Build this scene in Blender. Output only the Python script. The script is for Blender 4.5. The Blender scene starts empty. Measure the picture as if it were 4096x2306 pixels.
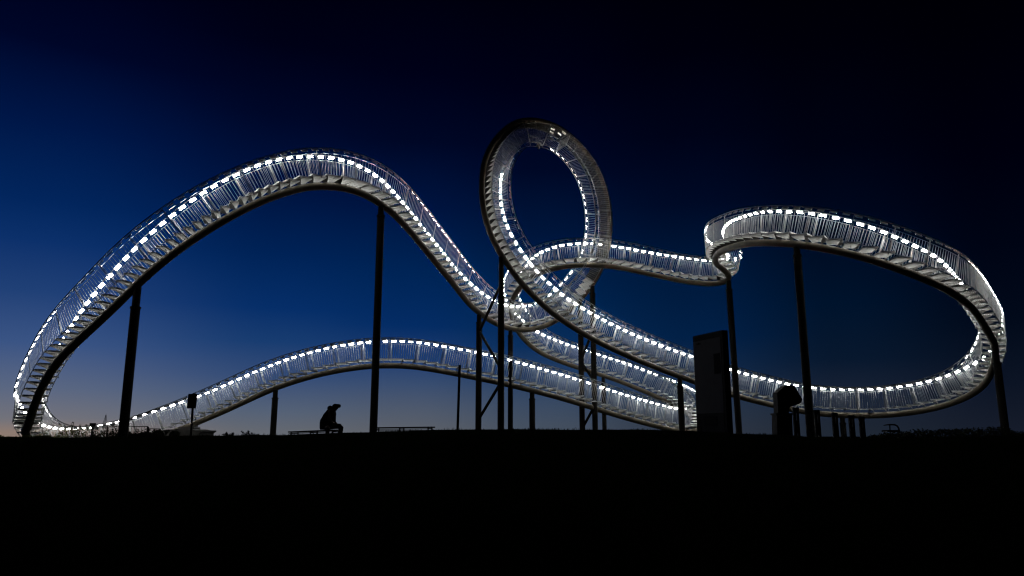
import bpy, math, random
import numpy as np
random.seed(7); rng = np.random.RandomState(7)
scn = bpy.context.scene
COL = scn.collection

# ---------------------------------------------------------------- camera
F_PX = 2958.0
PITCH = math.radians(11.0)
cam_d = bpy.data.cameras.new('camera'); cam = bpy.data.objects.new('camera', cam_d); COL.objects.link(cam)
cam_d.sensor_width = 36.0; cam_d.lens = 36.0 * F_PX / 4096.0
cam_d.clip_start = 0.1; cam_d.clip_end = 30000
cam.location = (0, 0, 0); cam.rotation_euler = (math.radians(90) + PITCH, 0, 0)
scn.camera = cam
scn.view_settings.view_transform = 'Standard'; scn.view_settings.look = 'None'
scn.view_settings.exposure = 0; scn.view_settings.gamma = 1
try: scn.view_settings.use_curve_mapping = False
except Exception: pass
scn.cycles.use_denoising = True
scn.cycles.max_bounces = 6; scn.cycles.diffuse_bounces = 3; scn.cycles.glossy_bounces = 3
scn.cycles.sample_clamp_indirect = 4.0
scn.cycles.use_light_tree = True
scn.cycles.filter_width = 1.25

# ---------------------------------------------------------------- dusk sky
LED_STRENGTH = 50.0
def lin(c): return tuple((x/255/12.92 if x/255 <= .04045 else ((x/255+.055)/1.055)**2.4) for x in c) + (1,)
world = bpy.data.worlds.new("World"); scn.world = world; world.use_nodes = True
nt = world.node_tree; N = nt.nodes; L = nt.links; N.clear()
out = N.new('ShaderNodeOutputWorld'); bg = N.new('ShaderNodeBackground'); L.new(bg.outputs[0], out.inputs[0])
tc = N.new('ShaderNodeTexCoord'); sx = N.new('ShaderNodeSeparateXYZ'); L.new(tc.outputs['Generated'], sx.inputs[0])
def math_n(op, a, b=None, clamp=False):
    m = N.new('ShaderNodeMath'); m.operation = op; m.use_clamp = clamp
    for i, v in enumerate((a, b)):
        if v is None: continue
        if isinstance(v, (int, float)): m.inputs[i].default_value = v
        else: L.new(v, m.inputs[i])
    return m.outputs[0]
elev = math_n('ARCSINE', sx.outputs[2])
ele = math_n('DIVIDE', elev, math.radians(45), True)                    # 0 horizon .. 1 at 45 degrees up
az = math_n('ARCTAN2', sx.outputs[0], sx.outputs[1])
azn = math_n('ADD', math_n('DIVIDE', az, math.radians(80)), .5, True)   # 0 at -40 deg, 1 at +40 deg
def ramp(fac, stops):
    r = N.new('ShaderNodeValToRGB'); cr = r.color_ramp; cr.interpolation = 'B_SPLINE' if False else 'LINEAR'
    while len(cr.elements) > 1: cr.elements.remove(cr.elements[0])
    cr.elements[0].position = stops[0][0]; cr.elements[0].color = lin(stops[0][1])
    for p, c in stops[1:]:
        e = cr.elements.new(p); e.color = lin(c)
    L.new(fac, r.inputs[0]); return r.outputs[0]
# columns of sky colour measured against elevation, west to east
SKY = [
 (-33, [(0,(140,122,112)),(.8,(114,114,122)),(2.8,(90,103,130)),(5.7,(58,84,132)),(9,(32,64,118)),(12.3,(12,48,106)),(15,(2,37,92)),(20,(0,22,70)),(25,(0,6,40)),(30,(0,1,25)),(35,(0,0,15))]),
 (-18, [(0,(100,104,112)),(1.5,(84,97,118)),(4,(52,76,118)),(6.5,(24,60,112)),(9,(6,46,104)),(13,(0,34,86)),(18,(0,18,62)),(23,(0,7,40)),(28,(0,1,22)),(33,(0,0,13))]),
 (-8,  [(0,(92,96,104)),(1.5,(80,90,108)),(3.5,(58,78,112)),(5.5,(28,60,110)),(8,(4,44,100)),(12,(0,36,86)),(17,(0,20,64)),(22,(0,7,38)),(27,(0,1,24)),(33,(0,0,13))]),
 (2,   [(0,(70,80,94)),(2,(58,74,98)),(4,(38,62,96)),(6.5,(10,46,90)),(10,(0,36,80)),(15,(0,22,60)),(20,(0,8,38)),(26,(0,1,22)),(33,(0,0,10))]),
 (14,  [(0,(46,54,68)),(2,(38,52,72)),(4,(20,42,72)),(7,(2,32,70)),(12,(0,24,58)),(17,(0,10,38)),(22,(0,3,24)),(28,(0,0,12)),(34,(0,0,6))]),
 (24,  [(0,(30,38,50)),(2.5,(24,34,52)),(5,(8,24,46)),(9,(0,19,44)),(15,(0,8,30)),(20,(0,2,18)),(27,(0,0,9)),(34,(0,0,3))]),
 (34,  [(0,(22,28,42)),(3,(12,20,36)),(7,(2,10,26)),(12,(0,4,20)),(18,(0,0,13)),(26,(0,0,6)),(34,(0,0,2))]),
]

cur = None
for i, (p, stops) in enumerate(SKY):
    c = ramp(ele, [(d/45, col) for d, col in stops])
    if cur is None: cur = c; prev = p; continue
    mr = N.new('ShaderNodeMapRange'); mr.interpolation_type = 'SMOOTHSTEP'; mr.clamp = True
    mr.inputs['From Min'].default_value = (prev+40)/80; mr.inputs['From Max'].default_value = (p+40)/80
    L.new(azn, mr.inputs['Value'])
    mx = N.new('ShaderNodeMix'); mx.data_type = 'RGBA'; L.new(mr.outputs[0], mx.inputs[0]); L.new(cur, mx.inputs[6]); L.new(c, mx.inputs[7])
    cur = mx.outputs[2]; prev = p
# the sky behind the camera, away from the glow, is as dark as in the east
mr = N.new('ShaderNodeMapRange'); mr.interpolation_type = 'SMOOTHSTEP'; mr.clamp = True
mr.inputs['From Min'].default_value = math.radians(-75); mr.inputs['From Max'].default_value = math.radians(-125); L.new(az, mr.inputs['Value'])
mx = N.new('ShaderNodeMix'); mx.data_type = 'RGBA'; L.new(mr.outputs[0], mx.inputs[0]); L.new(cur, mx.inputs[6]); L.new(c, mx.inputs[7]); cur = mx.outputs[2]
L.new(cur, bg.inputs[0]); bg.inputs[1].default_value = 1.0
# ---------------------------------------------------------------- materials
def mat(name, col, rough=.6, metal=0., noise=0., nscale=6., bump=0., spec=.5, dark=None):
    m = bpy.data.materials.new(name); m.use_nodes = True; t = m.node_tree; b = t.nodes['Principled BSDF']
    b.inputs['Base Color'].default_value = (*col, 1); b.inputs['Roughness'].default_value = rough
    b.inputs['Metallic'].default_value = metal; b.inputs['Specular IOR Level'].default_value = spec
    if noise or bump:
        g = t.nodes.new('ShaderNodeNewGeometry'); n = t.nodes.new('ShaderNodeTexNoise'); n.inputs['Scale'].default_value = nscale
        n.inputs['Detail'].default_value = 5
        t.links.new(g.outputs['Position'], n.inputs['Vector'])
        if noise:
            r = t.nodes.new('ShaderNodeMapRange'); r.inputs['From Min'].default_value = .3; r.inputs['From Max'].default_value = .7
            t.links.new(n.outputs[0], r.inputs['Value'])
            mx = t.nodes.new('ShaderNodeMix'); mx.data_type = 'RGBA'
            d = dark or tuple(c*(1-noise) for c in col)
            mx.inputs[6].default_value = (*d, 1); mx.inputs[7].default_value = (*col, 1)
            t.links.new(r.outputs[0], mx.inputs[0]); t.links.new(mx.outputs[2], b.inputs['Base Color'])
        if bump:
            bp = t.nodes.new('ShaderNodeBump'); bp.inputs['Strength'].default_value = bump
            t.links.new(n.outputs[0], bp.inputs['Height']); t.links.new(bp.outputs[0], b.inputs['Normal'])
    return m
M = {
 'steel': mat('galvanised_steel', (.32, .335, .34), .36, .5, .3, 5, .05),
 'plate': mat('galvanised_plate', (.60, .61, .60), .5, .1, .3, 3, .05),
 'plateshade': mat('galvanised_plate_shaded', (.048, .048, .046), .5, .2, .35, 3, .05),  # tread plate darkened; the loop's lack of lamplight is put into the colour
 'wing': mat('bracket_steel', (.05, .048, .044), .5, .3, .3, 3, .05),  # steel darkened, the unlit look of the brackets is in the colour
 'tube': mat('weathered_tube', (.11, .092, .066), .5, .1, .4, 2.5, .05, .25),
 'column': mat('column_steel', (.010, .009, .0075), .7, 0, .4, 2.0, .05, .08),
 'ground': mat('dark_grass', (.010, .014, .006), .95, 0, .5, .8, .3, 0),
 'leaf': mat('leaf', (.035, .050, .012), .7, 0, .6, 3, 0, .2),  # lighter green, lamplight on the left shrubs is put into the colour
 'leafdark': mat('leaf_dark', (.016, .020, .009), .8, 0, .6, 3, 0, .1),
 'black': mat('dark_painted_steel', (.008, .008, .008), .7, 0, .3, 4, 0, .08),
 'wood': mat('weathered_wood', (.03, .022, .015), .8, 0, .4, 9, .1, .2),
 'concrete': mat('concrete', (.07, .068, .062), .85, 0, .35, 4, .2),
 'cloth': mat('dark_cloth', (.006, .006, .007), .95, 0, .3, 20, 0, .05),
 'skin': mat('skin', (.08, .05, .04), .7, 0, 0, 1, 0, .2),
 'panel': mat('sign_panel', (.06, .057, .055), .7, 0, .12, 5, 0, .08),
 'ink': mat('sign_ink', (.007, .007, .007), .8, 0, 0, 1, 0, .05),
 'white': mat('lit_patch_white', (.8, .8, .78), .5),
 'cable': mat('black_rubber', (.01, .01, .01), .7),
}
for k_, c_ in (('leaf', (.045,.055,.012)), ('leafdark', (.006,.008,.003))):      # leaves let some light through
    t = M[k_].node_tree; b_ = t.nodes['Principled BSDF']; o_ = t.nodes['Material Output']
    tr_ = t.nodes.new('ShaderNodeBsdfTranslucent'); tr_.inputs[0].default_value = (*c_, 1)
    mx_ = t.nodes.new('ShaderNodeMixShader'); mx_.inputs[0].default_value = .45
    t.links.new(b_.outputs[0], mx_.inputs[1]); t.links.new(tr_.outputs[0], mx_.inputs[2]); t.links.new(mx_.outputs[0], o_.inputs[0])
ml = bpy.data.materials.new('led_lens'); ml.use_nodes = True; t = ml.node_tree; t.nodes.clear()
o_ = t.nodes.new('ShaderNodeOutputMaterial'); e_ = t.nodes.new('ShaderNodeEmission'); t.links.new(e_.outputs[0], o_.inputs[0])
e_.inputs[0].default_value = (1.0, .98, .93, 1); g_ = t.nodes.new('ShaderNodeNewGeometry'); n_ = t.nodes.new('ShaderNodeTexNoise'); n_.inputs['Scale'].default_value = .9; n_.inputs['Detail'].default_value = 3
r_ = t.nodes.new('ShaderNodeMapRange'); r_.inputs['From Min'].default_value = .38; r_.inputs['From Max'].default_value = .62
r_.inputs['To Min'].default_value = LED_STRENGTH*.45; r_.inputs['To Max'].default_value = LED_STRENGTH*1.45      # no two modules equally bright
t.links.new(g_.outputs['Position'], n_.inputs['Vector']); t.links.new(n_.outputs[0], r_.inputs['Value']); t.links.new(r_.outputs[0], e_.inputs[1])
M['led'] = ml
mf = bpy.data.materials.new('floodlight_lens'); mf.use_nodes = True; t = mf.node_tree; t.nodes.clear()
o_ = t.nodes.new('ShaderNodeOutputMaterial'); e2 = t.nodes.new('ShaderNodeEmission'); t.links.new(e2.outputs[0], o_.inputs[0])
e2.inputs[0].default_value = (1.0, .86, .68, 1); e2.inputs[1].default_value = 40
M['flood'] = mf

# ---------------------------------------------------------------- helpers
V = lambda *a: np.array(a, float)
def nrm(v): v = np.asarray(v, float); return v/(np.linalg.norm(v)+1e-12)
class MB:
    def __init__(s): s.v = []; s.f = []; s.m = []; s.n = 0
    def add(s, vs, fs, mi=0):
        s.v.append(np.asarray(vs, float).reshape(-1, 3)); n = len(s.v[-1])
        for f in fs: s.f.append(tuple(i+s.n for i in f)); s.m.append(mi)
        s.n += n
    def hexa(s, c8, mi=0):
        s.add(c8, [(0,3,2,1),(4,5,6,7),(0,1,5,4),(1,2,6,5),(2,3,7,6),(3,0,4,7)], mi)
    def obox(s, c, ax, ay, az, mi=0):       # centre and three half-axis vectors
        c, ax, ay, az = map(np.asarray, (c, ax, ay, az))
        s.hexa([c-ax-ay-az, c+ax-ay-az, c+ax+ay-az, c-ax+ay-az, c-ax-ay+az, c+ax-ay+az, c+ax+ay+az, c-ax+ay+az], mi)
    def box(s, lo, hi, mi=0):
        lo, hi = V(*lo), V(*hi); c = (lo+hi)/2; h = (hi-lo)/2
        s.obox(c, V(h[0],0,0), V(0,h[1],0), V(0,0,h[2]), mi)
    def bar(s, a, b, w, h=None, up=(0,0,1), mi=0):
        a, b = V(*a), V(*b); d = nrm(b-a); h = h or w; u = np.asarray(up, float)
        x = np.cross(d, u)
        if np.linalg.norm(x) < 1e-3: x = np.cross(d, (1,0,0))
        x = nrm(x); z = np.cross(x, d)
        s.obox((a+b)/2, x*w/2, (b-a)/2, z*h/2, mi)
    def tube(s, pts, rad, k=8, caps=True, mi=0, fr=None):
        pts = np.asarray(pts, float); n = len(pts)
        rad = np.full(n, rad) if np.isscalar(rad) else np.asarray(rad)
        T = np.gradient(pts, axis=0); T /= np.linalg.norm(T, axis=1, keepdims=True)+1e-12
        if fr is None:
            ref = V(0,0,1) if abs(T[0][2]) < .9 else V(1,0,0); x = nrm(np.cross(T[0], ref)); X = []
            for i in range(n):
                x = nrm(x - np.dot(x, T[i])*T[i]); X.append(x)
            X = np.array(X); Y = np.cross(T, X)
        else: X, Y = fr
        a = np.arange(k)*2*np.pi/k
        ring = pts[:,None]+rad[:,None,None]*(X[:,None]*np.cos(a)[None,:,None]+Y[:,None]*np.sin(a)[None,:,None])
        fs = [(i*k+j, i*k+(j+1)%k, (i+1)*k+(j+1)%k, (i+1)*k+j) for i in range(n-1) for j in range(k)]
        if caps: fs += [tuple(range(k))[::-1], tuple((n-1)*k+j for j in range(k))]
        s.add(ring.reshape(-1,3), fs, mi)
    def lathe(s, c, prof, k=24, mi=0):
        c = V(*c); a = np.arange(k)*2*np.pi/k; vs = []
        for r, z in prof:
            for t_ in a: vs.append((c[0]+r*math.cos(t_), c[1]+r*math.sin(t_), c[2]+z))
        n = len(prof); fs = [(i*k+j, i*k+(j+1)%k, (i+1)*k+(j+1)%k, (i+1)*k+j) for i in range(n-1) for j in range(k)]
        fs += [tuple(range(k))[::-1], tuple((n-1)*k+j for j in range(k))]
        s.add(vs, fs, mi)
    def prism(s, poly, o, ax, ay, az, mi=0):     # poly in (ax, ay) plane extruded +-az about o
        o, ax, ay, az = map(np.asarray, (o, ax, ay, az)); n = len(poly)
        p = [o+ax*a+ay*b for a, b in poly]
        s.add([q-az for q in p]+[q+az for q in p], [tuple(range(n))[::-1], tuple(range(n, 2*n))]+[(i, (i+1)%n, n+(i+1)%n, n+i) for i in range(n)], mi)
def wpos(p):
    q = V(0,0,0)
    while p is not None: q = q+V(*p.location); p = p.parent
    return q
def _build(s, name, mats, parent=None, smooth=False, origin=None):
    o0 = V(0,0,0) if origin is None else V(*origin)
    me = bpy.data.meshes.new(name); vs = np.vstack(s.v)-o0
    me.from_pydata(vs.tolist(), [], s.f)
    for m in (mats if isinstance(mats, (list, tuple)) else [mats]): me.materials.append(m)
    me.polygons.foreach_set('material_index', s.m)
    if smooth:
        me.polygons.foreach_set('use_smooth', [True]*len(me.polygons))
        try: me.set_sharp_from_angle(angle=math.radians(40))
        except Exception: pass
    me.update()
    o = bpy.data.objects.new(name, me); COL.objects.link(o)
    if parent is not None: o.parent = parent; o.location = o0-wpos(parent)
    else: o.location = o0
    return o
MB.build = _build
def tag(o, label=None, cat=None, group=None, kind=None):
    if label: o['label'] = label
    if cat: o['category'] = cat
    if group: o['group'] = group
    if kind: o['kind'] = kind
    return o
def empty(name, loc, *a, **k):
    o = bpy.data.objects.new(name, None); o.empty_display_size = .3; COL.objects.link(o); o.location = loc
    tag(o, *a, **k); return o
cp, sp = math.cos(PITCH), math.sin(PITCH)
def at(u, v, d):        # point of the place at distance d on the bearing and elevation of a photograph pixel
    x = (u-2048)/F_PX; z = -(v-1153)/F_PX; Y = cp-z*sp; Z = sp+z*cp
    return V(x/Y*d, d, Z/Y*d)

# ---------------------------------------------------------------- ground
_cu = [(-3000,1755),(0,1756),(170,1753),(420,1752),(500,1748),(640,1746),(843,1743.5),(1000,1743),(1130,1740),(1300,1735.5),(1480,1729.5),(1600,1725),(1720,1721.5),(1824,1719.5),(2100,1718.5),(2560,1719),(2626,1722),(2750,1726),(2917,1732.5),(3100,1739),(3200,1744),(3300,1752),(3400,1755),(3600,1752),(4096,1745),(7000,1740)]
CREST = 18.0
_cx = np.array([at(u, v, CREST)[0] for u, v in _cu]); _cz = np.array([at(u, v, CREST)[2] for u, v in _cu])
def sstep(a, b, x): t_ = min(1., max(0., (x-a)/(b-a))); return t_*t_*(3-2*t_)
def gz(x, y):
    zc = float(np.interp(x, _cx, _cz))
    if y <= CREST:
        t_ = max(0., min(1., y/CREST)); z = -1.6+(zc+1.6)*(t_**0.85)
        if y < 0: z = -1.6+.09*y
    else:
        z = zc-.33*sstep(CREST, 24, y)-.25*sstep(26, 46, y)
        z -= 1.55*sstep(-14, -19.5, x) * sstep(27.5, 33, y) if x < -14 else 0
    r = math.hypot(x, y-30)
    return z - 55*sstep(48, 330, r)
xs = sorted(set([-9000,-4000,-1500,-600,-300,-150,-90,-60]+[round(-45+.5*i, 2) for i in range(181)]+[60,90,150,300,600,1500,4000,9000]))
ys = sorted(set([-9000,-3000,-900,-300,-120,-60,-30,-15,-6]+[round(-3+.5*i, 2) for i in range(111)]+[56,60,70,85,110,150,220,330,600,1500,4000,9000]))
mb = MB(); nx = len(xs)
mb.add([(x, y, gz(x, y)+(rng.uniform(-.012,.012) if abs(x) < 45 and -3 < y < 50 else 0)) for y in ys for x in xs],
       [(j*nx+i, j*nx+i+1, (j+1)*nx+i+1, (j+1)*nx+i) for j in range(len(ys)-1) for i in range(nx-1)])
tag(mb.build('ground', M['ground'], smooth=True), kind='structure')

# grass tufts along the crest of the hill
mb = MB()
for i in range(5200):
    x = rng.uniform(-14, 14); y = rng.uniform(16.5, 18.8); z = gz(x, y)
    h = rng.uniform(.02, .055)*(1.5 if rng.rand() < .06 else 1)*(1.0 if math.sin(x*1.7)+math.sin(x*4.1+1) > -.4 else .5); a = rng.uniform(0, 6.28); w = rng.uniform(.004, .008)
    l = rng.uniform(-.4, .4)*h; m_ = rng.uniform(-.4, .4)*h; c_, s_ = math.cos(a)*w, math.sin(a)*w
    mb.add([(x-c_, y-s_, z-.02), (x+c_, y+s_, z-.02), (x+l*.4+c_*.7, y+m_*.4+s_*.7, z+h*.6), (x+l*.4-c_*.7, y+m_*.4-s_*.7, z+h*.6), (x+l, y+m_, z+h)], [(0,1,2,3),(3,2,4)])
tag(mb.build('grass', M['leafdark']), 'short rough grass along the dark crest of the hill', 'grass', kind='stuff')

# ---------------------------------------------------------------- the walkable looping staircase
CTRL=[-19.018,29.561,-0.197,-18.814,29.345,0.908,-18.236,28.806,1.564,-17.453,28.069,2.226,-16.492,27.298,2.868,-15.85,26.933,3.294,-15.116,26.653,3.845,-14.409,26.485,4.467,-13.649,26.368,5.235,-12.899,26.318,5.949,-12.275,26.335,6.508,-11.693,26.401,6.996,-11.128,26.534,7.472,-10.568,26.733,7.929,-10.013,26.999,8.381,-9.455,27.337,8.811,-8.94,27.738,9.184,-8.443,28.181,9.528,-7.692,28.779,9.827,-6.89,29.437,9.951,-6.323,30.037,9.916,-5.821,30.659,9.773,-5.396,31.359,9.582,-5.003,32.234,9.325,-4.598,33.263,8.986,-4.157,34.43,8.57,-3.695,35.614,8.117,-3.202,36.81,7.65,-2.722,37.942,7.136,-2.218,38.705,6.603,-1.747,39.246,6.263,-1.257,39.758,5.982,-0.741,40.274,5.78,-0.214,40.775,5.655,0.36,41.284,5.626,0.994,41.792,5.712,1.614,42.256,5.894,2.232,42.627,6.154,2.916,42.851,6.597,3.646,42.851,7.226,4.299,42.624,7.933,4.859,42.337,8.692,5.276,42.079,9.512,5.539,41.778,10.388,5.683,41.527,11.36,5.681,41.383,12.377,5.544,41.365,13.513,5.166,41.473,14.902,4.515,41.65,16.208,3.467,41.856,17.485,2.462,41.905,18.181,1.383,41.696,18.387,0.468,41.008,18.019,-0.488,39.592,16.796,-1.115,37.826,15.197,-1.462,36.817,13.814,-1.547,36.236,12.6,-1.506,35.887,11.513,-1.345,35.713,10.522,-1.045,35.699,9.618,-0.641,35.808,8.807,-0.144,36.024,8.081,0.284,36.274,7.534,0.707,36.53,7.082,1.19,36.806,6.641,1.766,37.104,6.175,2.39,37.427,5.729,3.1,37.789,5.321,4.132,38.268,4.78,5.538,38.846,4.178,7.008,39.486,3.636,8.488,40.013,3.137,9.833,40.396,2.699,11.297,40.545,2.187,12.672,40.569,1.778,14.217,40.647,1.408,15.242,40.66,1.177,16.669,40.215,0.94,18.146,39.461,0.831,19.511,38.58,0.863,20.571,37.87,1.018,21.162,37.38,1.174,21.757,36.759,1.426,22.256,36.055,1.788,22.507,35.381,2.239,22.487,34.727,2.741,22.202,33.97,3.253,21.656,33.006,3.708,20.836,31.966,4.05,20.037,31.118,4.432,19.149,30.142,4.826,17.987,28.835,5.002,17.066,28.098,5.3,15.797,27.691,5.732,14.93,27.532,6.026,14.065,27.547,6.345,13.233,27.687,6.663,12.45,27.972,6.948,11.714,28.437,7.235,11.021,29.101,7.51,10.465,29.96,7.751,10.121,30.954,7.957,9.896,32.187,8.123,9.831,33.607,8.315,9.992,35.192,8.471,10.419,36.921,8.638,10.916,38.511,8.793,11.375,39.268,8.743,11.72,39.184,8.51,12.02,39.265,8.274,12.048,39.535,8.131,11.927,39.755,8.073,11.696,40.019,8.045,11.143,40.49,8.087,10.28,41.108,8.292,9.396,41.726,8.611,8.585,42.127,8.897,7.673,42.231,9.131,6.552,42.043,9.327,5.332,41.581,9.389,4.22,41.191,9.348,3.4,41.096,9.287,2.706,41.216,9.215,2.086,41.5,9.122,1.559,41.914,9.017,1.126,42.426,8.898,0.774,43.02,8.739,0.475,43.707,8.519,0.203,44.454,8.26,0.012,45.158,7.994,-0.072,45.802,7.693,-0.032,46.554,7.252,0.209,47.368,6.659,0.577,47.982,6.157,0.98,48.436,5.77,1.509,48.888,5.382,2.225,49.328,5.021,3.096,49.706,4.696,4.103,49.991,4.362,5.395,50.299,3.99,6.755,50.559,3.572,8.07,50.623,3.083,9.317,50.407,2.527,10.442,49.823,1.934,11.229,48.51,1.293,11.623,47.607,0.708,11.718,47.003,0.328,11.442,46.327,0.094,10.374,45.442,0.003,8.638,44.55,0.313,6.881,43.595,0.718,5.273,42.734,1.14,3.755,42.039,1.568,2.264,41.27,1.952,0.83,40.602,2.278,-0.588,40.143,2.586,-1.946,39.978,2.857,-3.037,40.058,3.08,-4.333,40.105,3.316,-5.62,40.089,3.481,-6.617,40.062,3.513,-7.604,40.025,3.481,-8.858,39.964,3.324,-10.165,39.963,3.075,-11.481,40.081,2.738,-12.787,40.227,2.309,-14.034,40.328,1.777,-15.237,40.357,1.21,-16.166,40.36,0.798,-16.896,40.318,0.476,-17.598,40.182,0.167,-18.429,39.888,-0.185,-19.331,39.374,-0.605,-20.143,38.542,-0.955,-20.727,37.426,-1.179,-21.046,36.082,-1.252,-21.09,34.66,-1.134,-20.899,32.867,-0.701,-19.651,30.387,0.141]
C = np.array(CTRL).reshape(-1, 3); n = len(C)
h = np.linalg.norm(np.roll(C, -1, 0)-C, axis=1); A = np.zeros((n, n)); Bm = np.zeros((n, n))
for i in range(n):
    a, b = h[i-1], h[i]; j = (i+1) % n; k = (i-1) % n
    A[i,k] += a; A[i,i] += 2*(a+b); A[i,j] += b
    Bm[i,j] += 6/b; Bm[i,i] -= 6/a+6/b; Bm[i,k] += 6/a
M2 = np.linalg.solve(A, Bm) @ C
dn = []; dk = []
for i in range(n):
    j = (i+1) % n
    for k in range(16):
        b = k/16; a = 1-b; dn.append(a*C[i]+b*C[j]+((a**3-a)*M2[i]+(b**3-b)*M2[j])*h[i]**2/6); dk.append(i+b)
dn = np.array(dn); dk = np.array(dk)
# even steps along the curve, lightly smoothed
seg = np.linalg.norm(np.roll(dn, -1, 0)-dn, axis=1); cs = np.concatenate([[0], np.cumsum(seg)]); LEN = cs[-1]
NP = 1400; DS = LEN/NP
ss = np.arange(NP)*DS
cl = np.vstack([dn, dn[:1]]); P = np.stack([np.interp(ss, cs, cl[:,k]) for k in range(3)], 1)
KI = np.interp(ss, cs, np.append(dk, n))
for _ in range(14): P = (np.roll(P, 1, 0)+2*P+np.roll(P, -1, 0))/4
for lo, hi, its in ((101.0, 115.5, 18), (84.0, 95.0, 40), (175.5, 182.0, 60), (36, 42, 12)):          # ease the tight bends
    kk = np.where(KI < 3, KI+n, KI) if hi > n else KI
    wt = np.clip(np.minimum(kk-lo, hi-kk)/1.5, 0, 1)[:,None]
    for _ in range(its): P = P+wt*((np.roll(P, 1, 0)+2*P+np.roll(P, -1, 0))/4-P)
Tn = np.roll(P, -1, 0)-np.roll(P, 1, 0); Tn /= np.linalg.norm(Tn, axis=1, keepdims=True)
B = np.cross(Tn, [0,0,1.]); B[:,2] = 0; B /= np.linalg.norm(B, axis=1, keepdims=True)
ia, ib = int(np.argmin(abs(KI-36))), int(np.argmin(abs(KI-64)))
a0 = math.atan2(B[ia,1], B[ia,0]); b0 = math.atan2(B[ib,1], B[ib,0]); dd = (b0-a0+math.pi) % (2*math.pi)-math.pi
LW = np.zeros(NP)
for i in range(ia, ib+1):
    s_ = (KI[i]-36)/28; q = s_*s_*(3-2*s_); ang = a0+dd*q
    B[i] = (math.cos(ang), math.sin(ang), 0)
    LW[i] = sstep(38, 43, KI[i])*(1-sstep(58, 66, KI[i]))
B -= (B*Tn).sum(1, keepdims=True)*Tn; B /= np.linalg.norm(B, axis=1, keepdims=True)
Nn = np.cross(B, Tn)
H_TOP, H_LED, H_MID, H_BOT, HW = 1.458, 1.385, 1.235, .33, .465
RT = .155
def fr(s):
    s = s % LEN; i = s/DS; a = int(i) % NP; b = (a+1) % NP; t_ = i-int(i)
    return P[a]*(1-t_)+P[b]*t_, nrm(Tn[a]*(1-t_)+Tn[b]*t_), nrm(B[a]*(1-t_)+B[b]*t_), nrm(Nn[a]*(1-t_)+Nn[b]*t_), LW[a]*(1-t_)+LW[b]*t_
def pt(s, hh, bb):
    p, t_, b, nn, _ = fr(s); return p+nn*hh+b*bb
root = empty('looping_staircase', (0, 36, -.5), 'giant illuminated steel staircase shaped like a looping roller coaster on columns', 'sculpture')
def closed_tube(name, m, off_n, off_b, r, k, step=1):
    mb = MB(); idx_ = np.arange(0, NP, step); n_ = len(idx_)
    c = P[idx_]+Nn[idx_]*off_n+B[idx_]*off_b; a = np.arange(k)*2*np.pi/k
    ring = c[:,None]+r*(B[idx_][:,None]*np.cos(a)[None,:,None]+Nn[idx_][:,None]*np.sin(a)[None,:,None])
    mb.add(ring.reshape(-1,3), [(i*k+j, i*k+(j+1)%k, ((i+1)%n_)*k+(j+1)%k, ((i+1)%n_)*k+j) for i in range(n_) for j in range(k)])
    return mb.build(name, m, root, True, (0, 36, -.5))
closed_tube('track_tube', M['tube'], 0, 0, RT, 20)
for sd in (-1, 1): closed_tube('handrail', M['steel'], H_TOP, sd*HW, .022, 8)
def near_first(items, key):     # the hundred that show largest
    return sorted(items, key=key)
dist = lambda s: float(np.linalg.norm(fr(s)[0]))

# posts and infill panels
NPOST = int(round(LEN/1.391)); PS = LEN/NPOST
posts = [(sd, i) for sd in (-1, 1) for i in range(NPOST)]
def visible(s): return pt(s, 1.0, 0)[2] > -.35
def post_mb(mb, sd, i):
    s = i*PS; p, t_, b, nn, _ = fr(s)
    o = p+b*sd*(HW+.012)
    mb.prism([(-.016,H_BOT-.10),(.016,H_BOT-.10),(.023,H_BOT+.25),(.017,H_TOP-.03),(-.017,H_TOP-.03),(-.023,H_BOT+.25)], o, t_, nn, b*.008)
def panel_mb(mb, sd, i):
    s0, s1 = i*PS, (i+1)*PS; m_ = 7
    q = np.linspace(s0, s1, m_)
    mb.tube([pt(s, H_MID, sd*(HW+.008)) for s in q], .008, 5)
    mb.tube([pt(s, H_BOT, sd*HW) for s in q], .014, 5)
    nb = 12
    for k in range(nb):
        s = s0+(k+.5)*(s1-s0)/nb
        if k in (0,): pass
        a = pt(s, H_BOT, sd*HW); b_ = pt(s, H_MID, sd*HW); _, t_, bb, _, _ = fr(s)
        mb.obox((a+b_)/2, t_*.0058, bb*.005, (b_-a)/2)
def split(items, name, fn, mats, key, smooth=False, extra=None):
    it = sorted(items, key=key); near, far = it[:100], it[100:]
    for x in near:
        mb = MB(); s = extra(x); o = fr(s)[0]; fn(mb, *x) if isinstance(x, tuple) else fn(mb, x)
        mb.build(name, mats, root, smooth, o)
    mb = MB()
    for x in far: fn(mb, *x) if isinstance(x, tuple) else fn(mb, x)
    tag(mb.build(name, mats, root, smooth, (0, 36, -.5)), kind='stuff')
split(posts, 'railing_post', post_mb, M['steel'], lambda x: dist(x[1]*PS)+(60 if not visible(x[1]*PS) else 0), extra=lambda x: x[1]*PS)
split(posts, 'railing_panel', panel_mb, M['steel'], lambda x: dist((x[1]+.5)*PS)+(60 if not visible(x[1]*PS) else 0), extra=lambda x: x[1]*PS)

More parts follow.
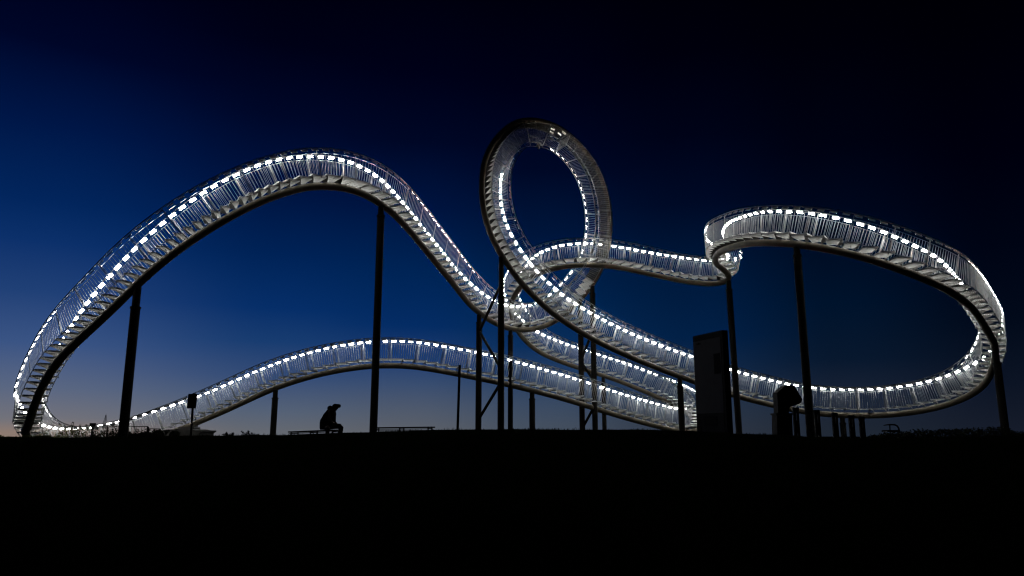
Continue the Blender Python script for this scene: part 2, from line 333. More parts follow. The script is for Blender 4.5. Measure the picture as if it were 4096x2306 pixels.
# light strips under the handrails
RAILS = {}
for sd in (-1, 1):      # the lamps are evenly spaced along each handrail itself
    rp = P+Nn*H_LED+B*sd*HW; rl = np.linalg.norm(np.roll(rp, -1, 0)-rp, axis=1); rc = np.concatenate([[0], np.cumsum(rl)])
    nl = int(round(rc[-1]/.4637)); RAILS[sd] = np.interp((np.arange(nl)+.5)*rc[-1]/nl, rc, np.append(ss, LEN))
dead = set()
def loopdark(s, sd):
    k = KI[int((s % LEN)/DS) % NP]
    return 49.5 < k < 54.2
lamps = [(sd, float(q)) for sd in (-1, 1) for q in RAILS[sd] if not loopdark(q, sd)]
def lamp_mb(mb, sd, s):
    p, t_, b, nn, _ = fr(s); o = p+nn*H_LED+b*sd*(HW-.012)
    L_ = .116
    fn_ = nrm(-b*sd*.71-nn*.70); wd_ = nrm(np.cross(t_, fn_))
    mb.obox(o, t_*(L_+.014), wd_*.056, fn_*.009, 0)              # housing
    for e_ in (-1, 1): mb.obox(o+wd_*e_*.0545+fn_*.013, t_*L_, wd_*.0015, fn_*.0055, 0)   # long lips
    for e_ in (-1, 1): mb.obox(o+fn_*.015+t_*e_*(L_+.008), t_*.006, wd_*.056, fn_*.006, 0)   # end caps
    mb.obox(o+fn_*.0128, t_*L_, wd_*.052, fn_*.0058, 1)           # lens facing down and inwards
split(lamps, 'light_strip', lamp_mb, [M['steel'], M['led']], lambda x: dist(x[1])+(60 if not visible(x[1]) else 0), extra=lambda x: x[1])

# treads: horizontal gratings on winged brackets welded to the tube
treads = []; s = 0.
while s < LEN-.2:
    _, t_, _, _, lw = fr(s+.2); st = abs(t_[2])
    dsp = .205/max(st, .05); dsp = min(.60, max(.36, dsp))
    if lw > .3: dsp = .385
    if s+dsp > LEN: dsp = LEN-s
    treads.append((s, dsp)); s += dsp
def in_shade(s): return 40.5 < KI[int((s % LEN)/DS) % NP] < 53.5
def tread_mb(mb, s, dsp, mi=0):
    sc = s+dsp/2; p, t_, b, nn, lw = fr(sc)
    up = nrm(V(0,0,1)*(1-lw)+nn*lw) if lw < .999 else nn
    fwd = nrm(t_-up*np.dot(t_, up)); up = nrm(np.cross(b, fwd))
    g = dsp*max(.55, abs(np.dot(t_, fwd)))/2+.012
    o = p+nn*(H_BOT+.005); w = HW-.03; D = .019
    for k in range(13):
        mb.obox(o+b*(-w+2*w*k/12), fwd*(g-.006), b*.003, up*D, mi)
    for sg in (-1, 1): mb.obox(o+fwd*sg*g-up*.006, b*w, fwd*.003, up*.034, mi)
    mb.obox(o-up*.004, b*w, fwd*.003, up*.012, mi)
def wing_mb(mb, s, dsp):
    sc = s+dsp/2; p, t_, b, nn, lw = fr(sc)
    up = nrm(V(0,0,1)*(1-lw)+nn*lw) if lw < .999 else nn
    fwd = nrm(t_-up*np.dot(t_, up)); g = dsp*max(.55, abs(np.dot(t_, fwd)))/2+.012
    sg = -1 if t_[2] > 0 else 1         # hangs from the lower nose of the tread
    top = p+nn*(H_BOT+.005)+fwd*sg*(g-.01)-up*.03
    foot = p+t_*np.dot(top-p, t_)*.55
    w0, w1 = HW+.02, .085; nseg = 7; rows = []
    for k in range(nseg):
        q = k/(nseg-1); wd = w1+(w0-w1)*(1-q)**1.7
        c0 = top*(1-q)+(foot+nn*(RT-.03))*q-fwd*sg*.05*math.sin(q*math.pi)
        rows.append((c0-b*wd, c0+b*wd))
    tk = fwd*.005; vs = []
    for l_, r_ in rows: vs += [l_-tk, r_-tk, r_+tk, l_+tk]
    fs = []
    for k in range(nseg-1):
        a = 4*k
        fs += [(a, a+1, a+5, a+4), (a+2, a+3, a+7, a+6), (a+1, a+2, a+6, a+5), (a+3, a, a+4, a+7)]
    fs += [(0,3,2,1), (4*nseg-4, 4*nseg-3, 4*nseg-2, 4*nseg-1)]
    mb.add(vs, fs)
tk_ = sorted(treads, key=lambda x: dist(x[0])+(60 if fr(x[0])[0][2] < -.3 else 0))
for x in tk_[:100]:
    o = fr(x[0])[0]; mb = MB(); tread_mb(mb, *x); tr = mb.build('tread', M['plateshade' if in_shade(x[0]) else 'plate'], root, False, o)
    mb = MB(); wing_mb(mb, *x); mb.build('bracket', M['wing'], tr, False, o)
mb = MB(); mw = MB()
for x in tk_[100:]: tread_mb(mb, *x, 1 if in_shade(x[0]) else 0); wing_mb(mw, *x)
far_tr = tag(mb.build('tread', [M['plate'], M['plateshade']], root, False, (0,36,-.5)), kind='stuff')
tag(mw.build('bracket', M['wing'], far_tr, False, (0,36,-.5)), kind='stuff')

# flanges on the tube
for q in np.arange(3, LEN, 6.2):
    p, t_, b, nn, _ = fr(q); mb = MB(); mb.tube([p-t_*.03, p+t_*.03], RT+.012, 20); mb.build('tube_joint', M['tube'], root, True, p)

# blocked top of the loop: barrier gate, sensor box
for q, sd in ((48.9, 0),):
    s0 = ss[int(np.argmin(abs(KI-q)))]; p, t_, b, nn, _ = fr(s0)
    mb = MB()
    for k in range(11): mb.obox(p+nn*.85+b*(-HW+.09*k), t_*.008, b*.008, nn*.5)
    for hh in (.36, 1.34): mb.obox(p+nn*hh, t_*.012, b*HW, nn*.02)
    mb.build('barrier_gate', M['steel'], root, False, p)
s0 = ss[int(np.argmin(abs(KI-50.6)))]; p, t_, b, nn, _ = fr(s0)
mb = MB(); c = p+nn*1.50; mb.obox(c, t_*.10, b*.14, nn*.05); mb.obox(c+nn*.10+b*.02, t_*.16, b*.10, nn*.035); mb.obox(c+nn*.22, t_*.06, b*.05, nn*.09)
fl = mb.build('floodlight', M['steel'], root, False, c)
mb = MB(); mb.obox(c-nn*.056, t_*.085, b*.12, nn*.004); mb.build('lens', M['flood'], fl, False, c)
for q, off in ((49.9,-.2),(49.9,.12),(49.45,.0),(49.2,.28)):
    s1 = ss[int(np.argmin(abs(KI-q)))]; p, t_, b, nn, _ = fr(s1); mb = MB()
    mb.obox(p+nn*(H_BOT+.045)+b*off, t_*.13, b*.075, nn*.006); mb.build('lit_patch', M['white'], root, False, p)  # white quads stand in for brightly lit patches of the loop floor

# columns: (control index of the tube above, bottom pixel column or None, radius, collar drop)
def track_at_u(k0): return P[int(np.argmin(abs(KI-k0)))]
cols = []
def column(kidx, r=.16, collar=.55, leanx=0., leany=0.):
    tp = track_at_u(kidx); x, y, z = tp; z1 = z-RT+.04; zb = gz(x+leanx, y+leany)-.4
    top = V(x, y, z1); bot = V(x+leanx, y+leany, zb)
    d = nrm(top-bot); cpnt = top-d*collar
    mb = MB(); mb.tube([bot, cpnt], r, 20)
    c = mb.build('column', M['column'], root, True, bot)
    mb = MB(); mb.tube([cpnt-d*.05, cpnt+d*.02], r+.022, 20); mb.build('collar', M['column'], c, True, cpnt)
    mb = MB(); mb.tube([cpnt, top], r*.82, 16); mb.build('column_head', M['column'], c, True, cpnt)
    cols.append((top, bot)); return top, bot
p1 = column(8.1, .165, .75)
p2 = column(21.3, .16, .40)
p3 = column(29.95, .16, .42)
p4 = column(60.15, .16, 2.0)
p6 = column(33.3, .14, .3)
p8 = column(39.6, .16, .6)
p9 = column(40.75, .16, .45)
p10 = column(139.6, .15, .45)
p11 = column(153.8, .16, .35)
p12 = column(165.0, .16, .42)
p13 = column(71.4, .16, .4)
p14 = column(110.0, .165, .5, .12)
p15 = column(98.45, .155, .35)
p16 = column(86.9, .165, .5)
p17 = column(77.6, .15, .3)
def brace(a, za, b_, zb, r=.075):
    (t0, b0_), (t1, b1_) = a, b_
    A_ = V(t0[0], t0[1], za); B_ = V(t1[0], t1[1], zb)
    mb = MB(); mb.tube([A_, B_], r, 10); mb.build('brace', M['column'], root, True, A_)
def zof(v, d): return float(at(2048, v, d)[2])
brace(p4, zof(1135, 35.8), p3, zof(1330, 39.3))
brace(p3, zof(1325, 39.3), p4, zof(1475, 35.8))
brace(p4, zof(1530, 35.8), p3, zof(1680, 39.3))
brace(p9, zof(1325, 43), p8, zof(1445, 43))
brace(p8, zof(1450, 43), p9, zof(1530, 43))
brace(p9, zof(1625, 43), p8, zof(1715, 43))
# a foot of the tube at the left bend and the concrete plinth where the low hump lands
pp = track_at_u(0.0); 
pl = track_at_u(169.3)
mb = MB(); c = at(757, 1719, pl[1]); x0, x1 = at(672, 1719, pl[1])[0], at(836, 1719, pl[1])[0]
mb.prism([(x0,-1.4),(x1-.12,-1.4),(x1-.12,c[2]-.19),(x1,c[2]-.13),(x1,c[2]-.05),(x1-.3,c[2]-.05),(x1-.5,c[2]+.01),(x0+.35,c[2]),(x0,c[2]-.12)], (0,pl[1],0), (1,0,0), (0,0,1), (0,1.0,0))
plinth = mb.build('concrete_plinth', M['concrete'], None, False, (c[0], pl[1], -1.2))
tag(plinth, 'low concrete plinth where the low hump of the staircase meets the ground', 'plinth')
mb = MB(); mb.obox((c[0]+.0, pl[1], c[2]+.07), (.42,0,0), (0,.4,0), (0,0,.05)); mb.obox((c[0]+.05, pl[1], c[2]+.16), (.36,0,.03), (0,.12,0), (0,0,.05))
mb.build('base_plate', M['concrete'], plinth, False, (c[0], pl[1], c[2]))
# ---------------------------------------------------------------- slim posts in front of the hump
def slim_post(u0, v0, u1, d, label, r=.06):
    t0 = at(u0, v0, d); zb = gz(at(u1, 1719, d)[0], d)-.3; b0_ = at(u1, 1719, d); b0_[2] = zb
    mb = MB(); mb.bar(b0_, t0, r*2, r*2, (0,1,0)); mb.obox(t0, (r*1.05,0,0), (0,r*1.05,0), (0,0,.02))
    tag(mb.build('slim_post', M['black'], None, False, b0_), label, 'post', 'slim dark posts near the low hump')
slim_post(1839, 1463, 1829, 34, 'slim dark post standing alone right of the empty bench', .055)
slim_post(2043, 1446, 2036, 34, 'slim dark post close in front of a column beneath the valley', .055)

# ---------------------------------------------------------------- information stele
d0, d1 = 20.3, 19.0
A0 = at(2783, 1600, d0); A0[2] = 0; A1 = at(2903, 1600, d1); A1[2] = 0
ux = nrm(A1-A0); wd = np.linalg.norm(A1-A0); uy = nrm(V(-ux[1], ux[0], 0)); uz = V(0,0,1)
if uy[1] < 0: uy = -uy
zb = gz(A1[0], d1)-.35; zt = at(2769, 1346, d0)[2]; th = .17
zt = (zt + at(2879, 1322, d1)[2])/2
st = empty('information_stele', (A0[0], A0[1], zb), 'tall grey information stele with a dark head band right of centre', 'sign')
mb = MB(); mb.obox(A0+ux*wd/2+uy*th/2+uz*(zb+zt)/2, ux*wd/2, uy*th/2, uz*(zt-zb)/2); mb.build('body', M['black'], st, False, A0)
def on_face(name, u0, u1, z0, z1, m, off, par=st):
    mb = MB(); mb.obox(A0+ux*wd*(u0+u1)/2-uy*off+uz*(z0+z1)/2, ux*wd*(u1-u0)/2, uy*.004, uz*(z1-z0)/2); return mb.build(name, m, par, False, A0+uz*z0)
HT = zt+.02; hh = zt
zz = lambda f: zt-(zt-(-.05))*f
pn = on_face('panel', .01, .93, zz(.800), zz(.062), M['panel'], .005)
on_face('map_strip', .70, .90, zz(.42), zz(.22), M['ink'], .014, pn)
for k in range(3): on_face('text_mark', .14+.05*k, .17+.05*k, zz(.10), zz(.085-.006*(k % 2)), M['ink'], .014, pn)
on_face('lower_panel', .01, .93, zz(1.12), zz(.815), M['black'], .005)
for (a, b_, f0, f1) in ((.06,.16,.86,.90),(.06,.18,.92,.97),(.26,.70,.83,.93)): on_face('notice', a, b_, zz(f1), zz(f0), M['ink'], .014)

# ---------------------------------------------------------------- litter bin with tilted hood
d = 20.0; S = d/F_PX/.985
def q2(u, v): p_ = at(u, v, d); return p_[0], p_[2]
bx = at(3130, 1700, d)[0]; bz = gz(bx, d)-.3
bn = empty('litter_bin', (bx, d, bz), 'dark litter bin with an angular tilted hood in front of the right curve', 'bin')
def zbox(name, uv, half, m, par, dd=d):
    mb = MB(); mb.prism([q2(*p_) for p_ in uv], (0, dd, 0), (1,0,0), (0,0,1), (0,half,0)); return mb.build(name, m, par, False, (bx, d, bz))
zbox('body', [(3097,1660),(3157,1660),(3163,1800),(3100,1800)], .20, M['black'], bn)
zbox('rim', [(3093,1654),(3159,1654),(3159,1661),(3093,1661)], .225, M['black'], bn)
hd = zbox('hood', [(3104,1653.9),(3100,1573),(3133,1544),(3166,1544),(3200,1599),(3193,1615),(3149,1631),(3146,1653.9)], .17, M['black'], bn)

# ---------------------------------------------------------------- slotted bollards
def bollard(u, vtop, d, w, label):
    x = at(u, 1700, d)[0]; zt_ = at(u, vtop, d)[2]; zb_ = gz(x, d)-.3; hw = w/2
    e = empty('slotted_bollard', (x, d, zb_), label, 'bollard', 'slotted steel bollards in a row')
    mb = MB(); ht = zt_-zb_; t_ = .05; sl = w*.13; sc_ = w*.06
    zs = [0, .0, 0]
    s2 = zt_-.28*.95; s1 = s2+.22; l1 = s2-.38; l0 = l1-.28
    ztt = zt_-.10; s1 = ztt-.02; s2 = s1-.26; l1 = s2-.36; l0 = l1-.28
    mb.box((x-hw, d-t_, zb_), (x+sc_-sl, d+t_, ztt)); mb.box((x+sc_+sl, d-t_, zb_), (x+hw, d+t_, ztt))
    for a, b_ in ((zb_, l0), (l1, s2), (s1, ztt)): mb.box((x+sc_-sl, d-t_*.9, a), (x+sc_+sl, d+t_*.9, b_))
    mb.build('body', M['black'], e, False, (x, d, zb_))
    mb = MB(); mb.box((x-hw-.005, d-t_-.005, ztt), (x+hw+.005, d+t_+.005, zt_)); mb.build('cap', M['black'], e, False, (x, d, ztt))
ordl = ['first slotted bollard, standing between the bin and the tall column', 'second slotted bollard, just right of the tall right-hand column', 'third slotted bollard, alone left of the short pale column', 'fourth slotted bollard, just right of the short pale column', 'last slotted bollard of the row, nearest the right-hand bushes']
for (u, vt, d_), lb in zip([(3186,1631,22),(3270,1641,23),(3341,1652,24),(3407,1662,25),(3448,1668,26)], ordl):
    bollard(u, vt, d_, .155+.003*(d_-22), lb)

# bent steel hoop beside the right-hand bushes
d = 27.0; h0 = at(3568, 1727, d); 
hp = empty('bent_pipe_rack', (h0[0], d, gz(h0[0], d)), 'low bent steel pipe with a flat arm in front of the right bushes', 'rack')
def qq(u, v, dd=27.0): return at(u, v, dd)
mb = MB(); mb.tube([qq(3534,1703), qq(3545,1700.5), qq(3560,1699.5), qq(3578,1700), qq(3588,1704), qq(3594,1712), qq(3597,1725), V(qq(3597,1740)[0], d, gz(h0[0], d)-.2)], [.012,.022,.028,.03,.03,.03,.03,.03], 10); mb.build('bent_pipe', M['black'], hp, True, h0)
mb = MB(); mb.tube([qq(3559,1700), V(qq(3559,1740)[0], d, gz(h0[0], d)-.2)], .022, 8); mb.build('strut', M['black'], hp, True, h0)
mb = MB(); c = qq(3563, 1725); mb.obox(c, (.23,0,0), (0,.2,0), (0,0,.035)); mb.build('base', M['black'], hp, False, c)

# ---------------------------------------------------------------- small signpost, left
d = 23.0
c = at(768.5, 1605.5, d); zb_ = gz(c[0], d)-.3
sg = empty('small_signpost', (c[0]-.05, d, zb_), 'small dark sign board on a thin post at the left', 'signpost')
mb = MB(); mb.tube([V(at(764,1719,d)[0], d+.05, zb_), at(772, 1573, d)+V(0,.05,0)], .032, 10); mb.build('post', M['black'], sg, True, c)
mb = MB(); a_ = math.radians(-3); ca, sa = math.cos(a_), math.sin(a_)
mb.obox(c, (.137*ca,0,.137*sa*.2), (0,.012,0), (-.222*math.sin(math.radians(-2.2)),0,.222)); mb.build('board', M['black'], sg, False, c)
# little box sign near the left bend
c = at(371, 1700, 34.); zb_ = gz(c[0], 34)-.2
sb = empty('small_box', (c[0], 34, zb_), 'tiny dark box on a stub in the bushes at the left', 'box')
mb = MB(); mb.obox(c, (.11,0,0), (0,.06,0), (0,0,.075)); mb.build('housing', M['black'], sb, False, c)
mb = MB(); mb.box((c[0]-.03, 33.97, zb_-.3), (c[0]+.03, 34.03, c[2]-.075)); mb.build('stub', M['black'], sb, False, (c[0], 34, zb_))

# ---------------------------------------------------------------- low bar fences, left
def fence(u0, u1, v0, v1, d, label, npost):
    a = at(u0, v0, d); b_ = at(u1, v1, d); zb_ = min(gz(a[0], d), gz(b_[0], d))-.1
    e = empty('low_fence', (a[0], d, zb_), label, 'fence', 'low bar fences by the left bushes')
    mb = MB(); mb.bar(a, b_, .035, .03); mb.build('top_rail', M['black'], e, False, a)
    mb = MB(); mb.bar(a-V(0,0,.32), b_-V(0,0,.32), .03, .03); mb.build('lower_rail', M['black'], e, False, a)
    for k in range(npost):
        t_ = k/(npost-1); p_ = a+(b_-a)*t_; mb = MB(); w_ = .075 if k == npost-1 else .05
        mb.box((p_[0]-w_/2, d-.02, zb_-.4), (p_[0]+w_/2, d+.02, p_[2]-.012)); mb.build('post', M['black'], e, False, (p_[0], d, zb_))
    mb = MB(); nb = max(4, int((b_[0]-a[0])/.11))
    for k in range(nb):
        p_ = a+(b_-a)*(k+.5)/nb; mb.box((p_[0]-.006, d-.006, p_[2]-.31), (p_[0]+.006, d+.006, p_[2]-.012))
    mb.build('infill', M['black'], e, False, a)
fence(430, 593, 1706, 1707, 33, 'taller section of low bar fence left of the small signpost', 3)
fence(597, 641, 1716, 1716.5, 33.1, 'lower section of bar fence nearest the small signpost', 3)

# ---------------------------------------------------------------- benches
def bench(p0, p1, label, nleg=3):
    a, b_ = V(*p0), V(*p1); e = empty('bench', (a[0], a[1], gz(a[0], a[1])), label, 'bench', 'low slatted benches on the crest')
    d_ = nrm(V(b_[0]-a[0], b_[1]-a[1], 0)); yv = V(-d_[1], d_[0], 0)
    for k, (oy, oz, w_, h_) in enumerate(((0,0,.09,.042),(0.0,-.054,.06,.022),(0,-.102,.06,.022),(.11,.0,.09,.046),(.22,.0,.09,.046),(.33,.0,.09,.046))):
        mb = MB(); mb.bar(a+yv*oy+V(0,0,oz), b_+yv*oy+V(0,0,oz), w_ if oz == 0 else .03, h_); mb.build('slat', M['wood'], e, False, a)
    for k in range(nleg):
        t_ = [.04, .48, .96][k] if nleg == 3 else k/(nleg-1); p_ = a+(b_-a)*t_; g0 = min(gz(p_[0], p_[1]), p_[2]-.3)-.1
        mb = MB()
        for oy in (.02, .31): mb.obox(p_+yv*oy+V(0,0,(g0-p_[2])/2-.012), d_*.018, yv*.018, V(0,0,(p_[2]-g0)/2-.012))
        mb.obox(p_+yv*.165-V(0,0,.05), d_*.018, yv*.127, V(0,0,.018))
        mb.build('leg', M['black'], e, False, p_)
bench(at(1156, 1729, 26.0), at(1337, 1721.5, 24.6), 'slatted bench with a person sitting on its right end')
bench(at(1488, 1712.5, 26.4), at(1721, 1709.8, 25.6), 'empty slatted bench right of the tall middle column')

# ---------------------------------------------------------------- person on the bench
PK = 24.75*.00845/25*25/3.963
def hp_(zx, zy, dy=0.): 
    p_ = at(1130+zx/3.963, 1580+zy/3.963, 24.75); return p_+V(0, dy, 0)
ppl = empty('person', tuple(hp_(700, 560)), 'person in dark jacket and peaked cap sitting hunched on the bench, looking down', 'person')
def skin(name, verts, edges, radii, m, par, sub=2):
    me = bpy.data.meshes.new(name); o0 = wpos(par)
    me.from_pydata([tuple(V(*v)-o0) for v in verts], edges, []); me.materials.append(m)
    o = bpy.data.objects.new(name, me); COL.objects.link(o); o.parent = par
    md = o.modifiers.new('skin', 'SKIN'); md.use_smooth_shade = True
    lay = me.skin_vertices[0].data
    for i, r in enumerate(radii): lay[i].radius = r if isinstance(r, tuple) else (r, r)
    lay[0].use_root = True
    sb_ = o.modifiers.new('subsurf', 'SUBSURF'); sb_.levels = sub; sb_.render_levels = sub
    return o
vs = [hp_(695,515), hp_(692,430), hp_(722,335), hp_(770,265), hp_(812,228), hp_(846,200), hp_(866,206),      # 0-6 spine, neck, head
      hp_(758,285,-.17), hp_(775,400,-.24), hp_(835,460,-.13),                                                # 7-9 near arm
      hp_(758,280,.17), hp_(785,400,.22), hp_(838,455,.10),                                                   # 10-12 far arm
      hp_(720,520,-.10), hp_(758,520,-.36), hp_(762,640,-.40), hp_(758,745,-.42), hp_(772,760,-.54),          # 13-17 near leg
      hp_(730,505,.10), hp_(912,492,.16), hp_(905,600,.16), hp_(885,745,.16), hp_(925,765,.14)]               # 18-22 far leg
vs += [hp_(858,472,-.12), hp_(868,480,-.10), hp_(862,478,-.08), hp_(855,482,-.06), hp_(850,476,-.15)]
vs += [hp_(862,466,.10), hp_(870,474,.08), hp_(866,474,.06), hp_(858,478,.04), hp_(850,470,.13)]
ed = [(0,1),(1,2),(2,3),(3,4),(4,5),(5,6),(3,7),(7,8),(8,9),(3,10),(10,11),(11,12),(0,13),(13,14),(14,15),(15,16),(16,17),(0,18),(18,19),(19,20),(20,21),(21,22)]
ed += [(9,23+i) for i in range(5)]+[(12,28+i) for i in range(5)]
rd = [(.15,.13),(.15,.13),(.17,.13),(.11,.10),.065,.098,.07, .075,.055,.032, .075,.055,.032, .095,.075,.055,.042,.036, .095,.075,.055,.042,.036]+[.010]*10
skin('body', vs, ed, rd, M['skin'], ppl)
def ellip(mb, c, rx, ry, rz, tilt=0., k=18, r=12):
    vs = []; ct, st_ = math.cos(tilt), math.sin(tilt)
    for i in range(1, r):
        a = math.pi*i/r
        for j in range(k):
            b_ = 2*math.pi*j/k; x, y, z = rx*math.sin(a)*math.cos(b_), ry*math.sin(a)*math.sin(b_), rz*math.cos(a)
            vs.append((c[0]+x*ct-z*st_, c[1]+y, c[2]+x*st_+z*ct))
    fs = [(i*k+j, i*k+(j+1)%k, (i+1)*k+(j+1)%k, (i+1)*k+j) for i in range(r-2) for j in range(k)]+[tuple(range(k)), tuple((r-2)*k+j for j in range(k))[::-1]]
    mb.add(vs, fs)
# jacket: lofted shell following the side outline of the torso
mb = MB(); rows = [(555,600,742,.19),(520,594,760,.21),(460,594,838,.22),(400,602,842,.23),(355,632,842,.235),(310,655,846,.24),(270,690,842,.22),(245,708,836,.17),(225,730,812,.10)]
k = 20; vs_ = []
for zy, xl, xr, hy in rows:
    a_, b_ = hp_(xl, zy), hp_(xr, zy); c = (a_+b_)/2; hx = (b_[0]-a_[0])/2
    for j in range(k):
        q = 2*math.pi*j/k; cx, sy = math.cos(q), math.sin(q)
        e_ = .8; vs_.append((c[0]+hx*math.copysign(abs(cx)**e_, cx), c[1]+hy*math.copysign(abs(sy)**e_, sy), c[2]))
mb.add(vs_, [(i*k+j, i*k+(j+1)%k, (i+1)*k+(j+1)%k, (i+1)*k+j) for i in range(len(rows)-1) for j in range(k)]+[tuple(range(k))[::-1], tuple((len(rows)-1)*k+j for j in range(k))])
jk = mb.build('jacket', M['cloth'], ppl, True, wpos(ppl))
mb = MB(); c = hp_(756, 215); ellip(mb, c, .094, .11, .092); mb.build('jacket_hood', M['cloth'], jk, True, wpos(ppl))
mb = MB(); ellip(mb, hp_(838,190), .112, .095, .100, -.1); mb.prism([(-.03,-.16),(.0,-.15),(.04,-.10),(.075,-.055),(.11,-.052),(.135,-.03),(.145,.0),(.142,.035),(.125,.058),(.09,.066),(.03,.07),(-.03,.05)], hp_(848,180), (1,0,0), (0,0,1), (0,.075,0)); mb.build('cap', M['cloth'], ppl, True, wpos(ppl))
# trousers over the bent right leg and the near leg
mb = MB(); mb.tube([hp_(720,505,.12), hp_(820,497,.15), hp_(890,500,.16), hp_(909,522,.16), hp_(903,570,.16), hp_(893,640,.16), hp_(884,735,.16)], [.10,.096,.088,.084,.078,.074,.070], 14)
mb.tube([hp_(715,525,-.08), hp_(752,525,-.3), hp_(758,555,-.38), hp_(760,640,-.40), hp_(758,735,-.42)], [.10,.086,.070,.060,.056], 14); mb.build('trousers', M['cloth'], ppl, True, wpos(ppl))
for (zx, zy, dy) in ((902, 765, .15), (762, 765, -.47)):
    mb = MB(); ellip(mb, hp_(zx, zy, dy), .13 if dy > 0 else .055, .05 if dy > 0 else .13, .045); mb.build('shoe', M['cloth'], ppl, True, wpos(ppl))

# ---------------------------------------------------------------- planting
def leafy(mb, c, rx, ry, rz, nleaf, size, ground_z=None):
    for _ in range(nleaf):
        d_ = rng.normal(size=3); d_ /= np.linalg.norm(d_)+1e-9; r_ = rng.uniform(.3, 1)**.5
        p_ = V(c[0]+d_[0]*rx*r_, c[1]+d_[1]*ry*r_, c[2]+d_[2]*rz*r_)
        a_ = nrm(rng.normal(size=3)); b_ = nrm(np.cross(a_, rng.normal(size=3))); s_ = size*rng.uniform(.5, 1.3)
        mb.add([p_-a_*s_, p_+b_*s_*.45, p_+a_*s_, p_-b_*s_*.45], [(0,1,2,3)])
def stems(mb, base, tips, r=.012):
    for t_ in tips: mb.tube([base, (base+t_)/2+rng.normal(size=3)*.03, t_], [r, r*.7, r*.3], 5)
def shrub(u, vtop, d, w, label, m, nleaf=900, size=.05, depth=.6, group=None, name='shrub'):
    top = at(u, vtop, d); g0 = gz(top[0], d); hgt = top[2]-g0; w_ = w/F_PX*d
    e = empty(name, (top[0], d, g0), label, 'shrub', group)
    mb = MB(); nl = 12
    blobs = [(top[0]+rng.uniform(-.42,.42)*w_, d+rng.uniform(-.3,.3)*depth, g0+hgt*rng.uniform(.2,.78)) for _ in range(nl)]
    for c in blobs: leafy(mb, c, w_*.17, depth*.4, hgt*.24, 3*nleaf//nl, size*1.35)
    for _ in range(10):
        x = top[0]+rng.uniform(-.45,.45)*w_; zt_ = g0+hgt*rng.uniform(.8, 1.05); c = (x, d+rng.uniform(-.2,.2), zt_-.07)
        leafy(mb, c, .06, .06, .09, 26, size*.8)
    mb.build('foliage', m, e)
    o = e.children[0]; o.parent = e; o.location = -V(*e.location)
    mb = MB(); stems(mb, V(top[0], d, g0-.1), [V(*c) for c in blobs]); mb.build('stems', M['wood'], e, True, e.location)
SG = 'shrubs around the left bend'
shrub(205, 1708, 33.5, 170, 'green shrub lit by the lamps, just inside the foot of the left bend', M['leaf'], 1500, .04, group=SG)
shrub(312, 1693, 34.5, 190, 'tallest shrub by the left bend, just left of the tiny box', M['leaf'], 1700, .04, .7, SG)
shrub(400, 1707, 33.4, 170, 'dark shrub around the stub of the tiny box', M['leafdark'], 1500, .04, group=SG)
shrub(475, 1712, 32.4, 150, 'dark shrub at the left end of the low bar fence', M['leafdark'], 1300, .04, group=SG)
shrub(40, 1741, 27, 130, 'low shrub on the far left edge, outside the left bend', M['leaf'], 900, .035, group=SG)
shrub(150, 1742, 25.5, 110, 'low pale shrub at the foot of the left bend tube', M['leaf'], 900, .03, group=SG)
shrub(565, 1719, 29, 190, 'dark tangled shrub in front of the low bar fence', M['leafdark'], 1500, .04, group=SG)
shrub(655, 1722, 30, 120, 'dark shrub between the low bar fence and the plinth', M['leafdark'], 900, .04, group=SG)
def plant(u, vtop, d, label):
    t0 = at(u, vtop, d); g0 = gz(t0[0], d); e = empty('wild_plant', (t0[0], d, g0), label, 'plant', 'wild plants on the crest')
    mb = MB(); tips = [V(t0[0]+rng.uniform(-.10,.10), d+rng.uniform(-.06,.06), t0[2]-rng.uniform(0,.09)) for _ in range(4)]
    stems(mb, V(t0[0], d, g0-.03), tips, .006); mb.build('stem', M['leafdark'], e, True, e.location)
    mb = MB()
    for q in tips:
        b_ = V(t0[0], d, g0)
        for f in (.5, .7, .85, 1.): leafy(mb, b_+(q-b_)*f, .03, .03, .02, 9, .022)
    mb.build('leaf', M['leafdark'], e, False, e.location)
plant(911, 1729, 19.5, 'spiky wild plant on the crest, first right of the plinth')
plant(930, 1729, 19.6, 'leaning wild plant on the crest, second right of the plinth')
plant(984, 1723, 19.6, 'tallest wild plant on the crest between plinth and short column')
plant(1010, 1732, 19.7, 'small wild plant on the crest, just right of the tallest one')
plant(1040, 1735, 19.6, 'low wild plant on the crest beside the short left column')
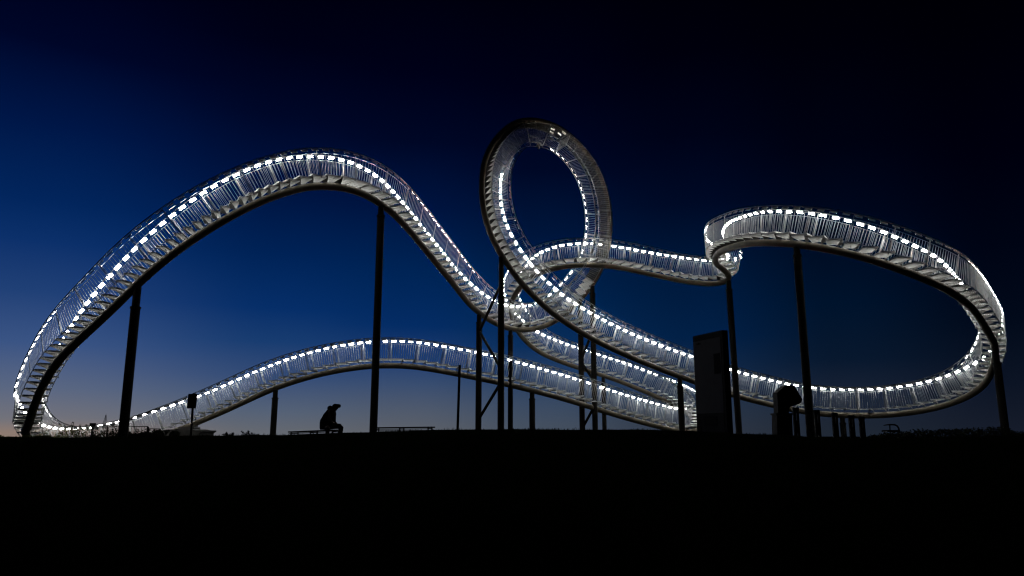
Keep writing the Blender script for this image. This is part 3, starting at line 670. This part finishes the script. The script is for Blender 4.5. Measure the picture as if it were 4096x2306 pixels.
# long dark hedge on the right
hg = empty('hedge', (20, 31, gz(20, 31)), 'long low dark hedge running to the right edge', 'hedge')
mb = MB()
prof = [(3440,1755),(3480,1741),(3520,1733),(3560,1727),(3600,1722),(3660,1716),(3720,1717),(3780,1711),(3850,1707),(3930,1708),(4000,1704),(4060,1720),(4110,1728),(4200,1722),(4400,1722)]
us = [a for a, _ in prof]; vv = [b_ for _, b_ in prof]
for u in np.arange(3450, 4400, 7.0):
    v = float(np.interp(u, us, vv))+rng.uniform(-3, 5); d_ = 29+rng.uniform(-.5, .8); t0 = at(u, v, d_); g0 = gz(t0[0], d_)
    hh_ = max(.12, t0[2]-g0)
    leafy(mb, (t0[0], d_, g0+hh_*.45), .16, .4, hh_*.52, 90, .05)
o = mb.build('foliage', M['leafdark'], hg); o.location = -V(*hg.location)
mb = MB()
for u in np.arange(3480, 4390, 30.0):
    t0 = at(u, float(np.interp(u, us, vv))+4, 29); g0 = gz(t0[0], 29); mb.tube([(t0[0], 29, g0-.1), (t0[0]+rng.uniform(-.05,.05), 29, t0[2])], [.014,.005], 5)
mb.build('stems', M['wood'], hg, True, hg.location)

# ---------------------------------------------------------------- far radio mast
d = 520.; tp = at(424.5, 1655, d); zb_ = gz(tp[0], d)
ms = empty('radio_mast', (tp[0], d, zb_), 'thin pointed mast far away beyond the left shrubs', 'mast')
mb = MB()
for sx_, sy_ in ((-1,-1),(1,-1),(1,1),(-1,1)): mb.tube([(tp[0]+sx_*1.7*1, d+sy_*1.7, tp[2]-12), (tp[0]+sx_*.12, d+sy_*.12, tp[2]-1)], [.16,.10], 4)
for sx_, sy_ in ((-1,-1),(1,-1),(1,1),(-1,1)): mb.tube([(tp[0]+sx_*1.7, d+sy_*1.7, zb_), (tp[0]+sx_*1.7, d+sy_*1.7, tp[2]-12)], .16, 4)
for k in range(12):
    f = k/12; w_ = 1.7*(1-f)+.12*f; z_ = tp[2]-12+11*f
    for a, b_ in (((-1,-1),(1,1)),((1,-1),(-1,1))): mb.tube([(tp[0]+a[0]*w_, d+a[1]*w_, z_), (tp[0]+b_[0]*w_*.9, d+b_[1]*w_*.9, z_+.9)], .08, 4)
mb.build('lattice', M['black'], ms, False, ms.location)
mb = MB(); mb.tube([(tp[0], d, tp[2]-1.2), tuple(tp)], [.12,.05], 5); mb.build('tip', M['black'], ms, False, ms.location)
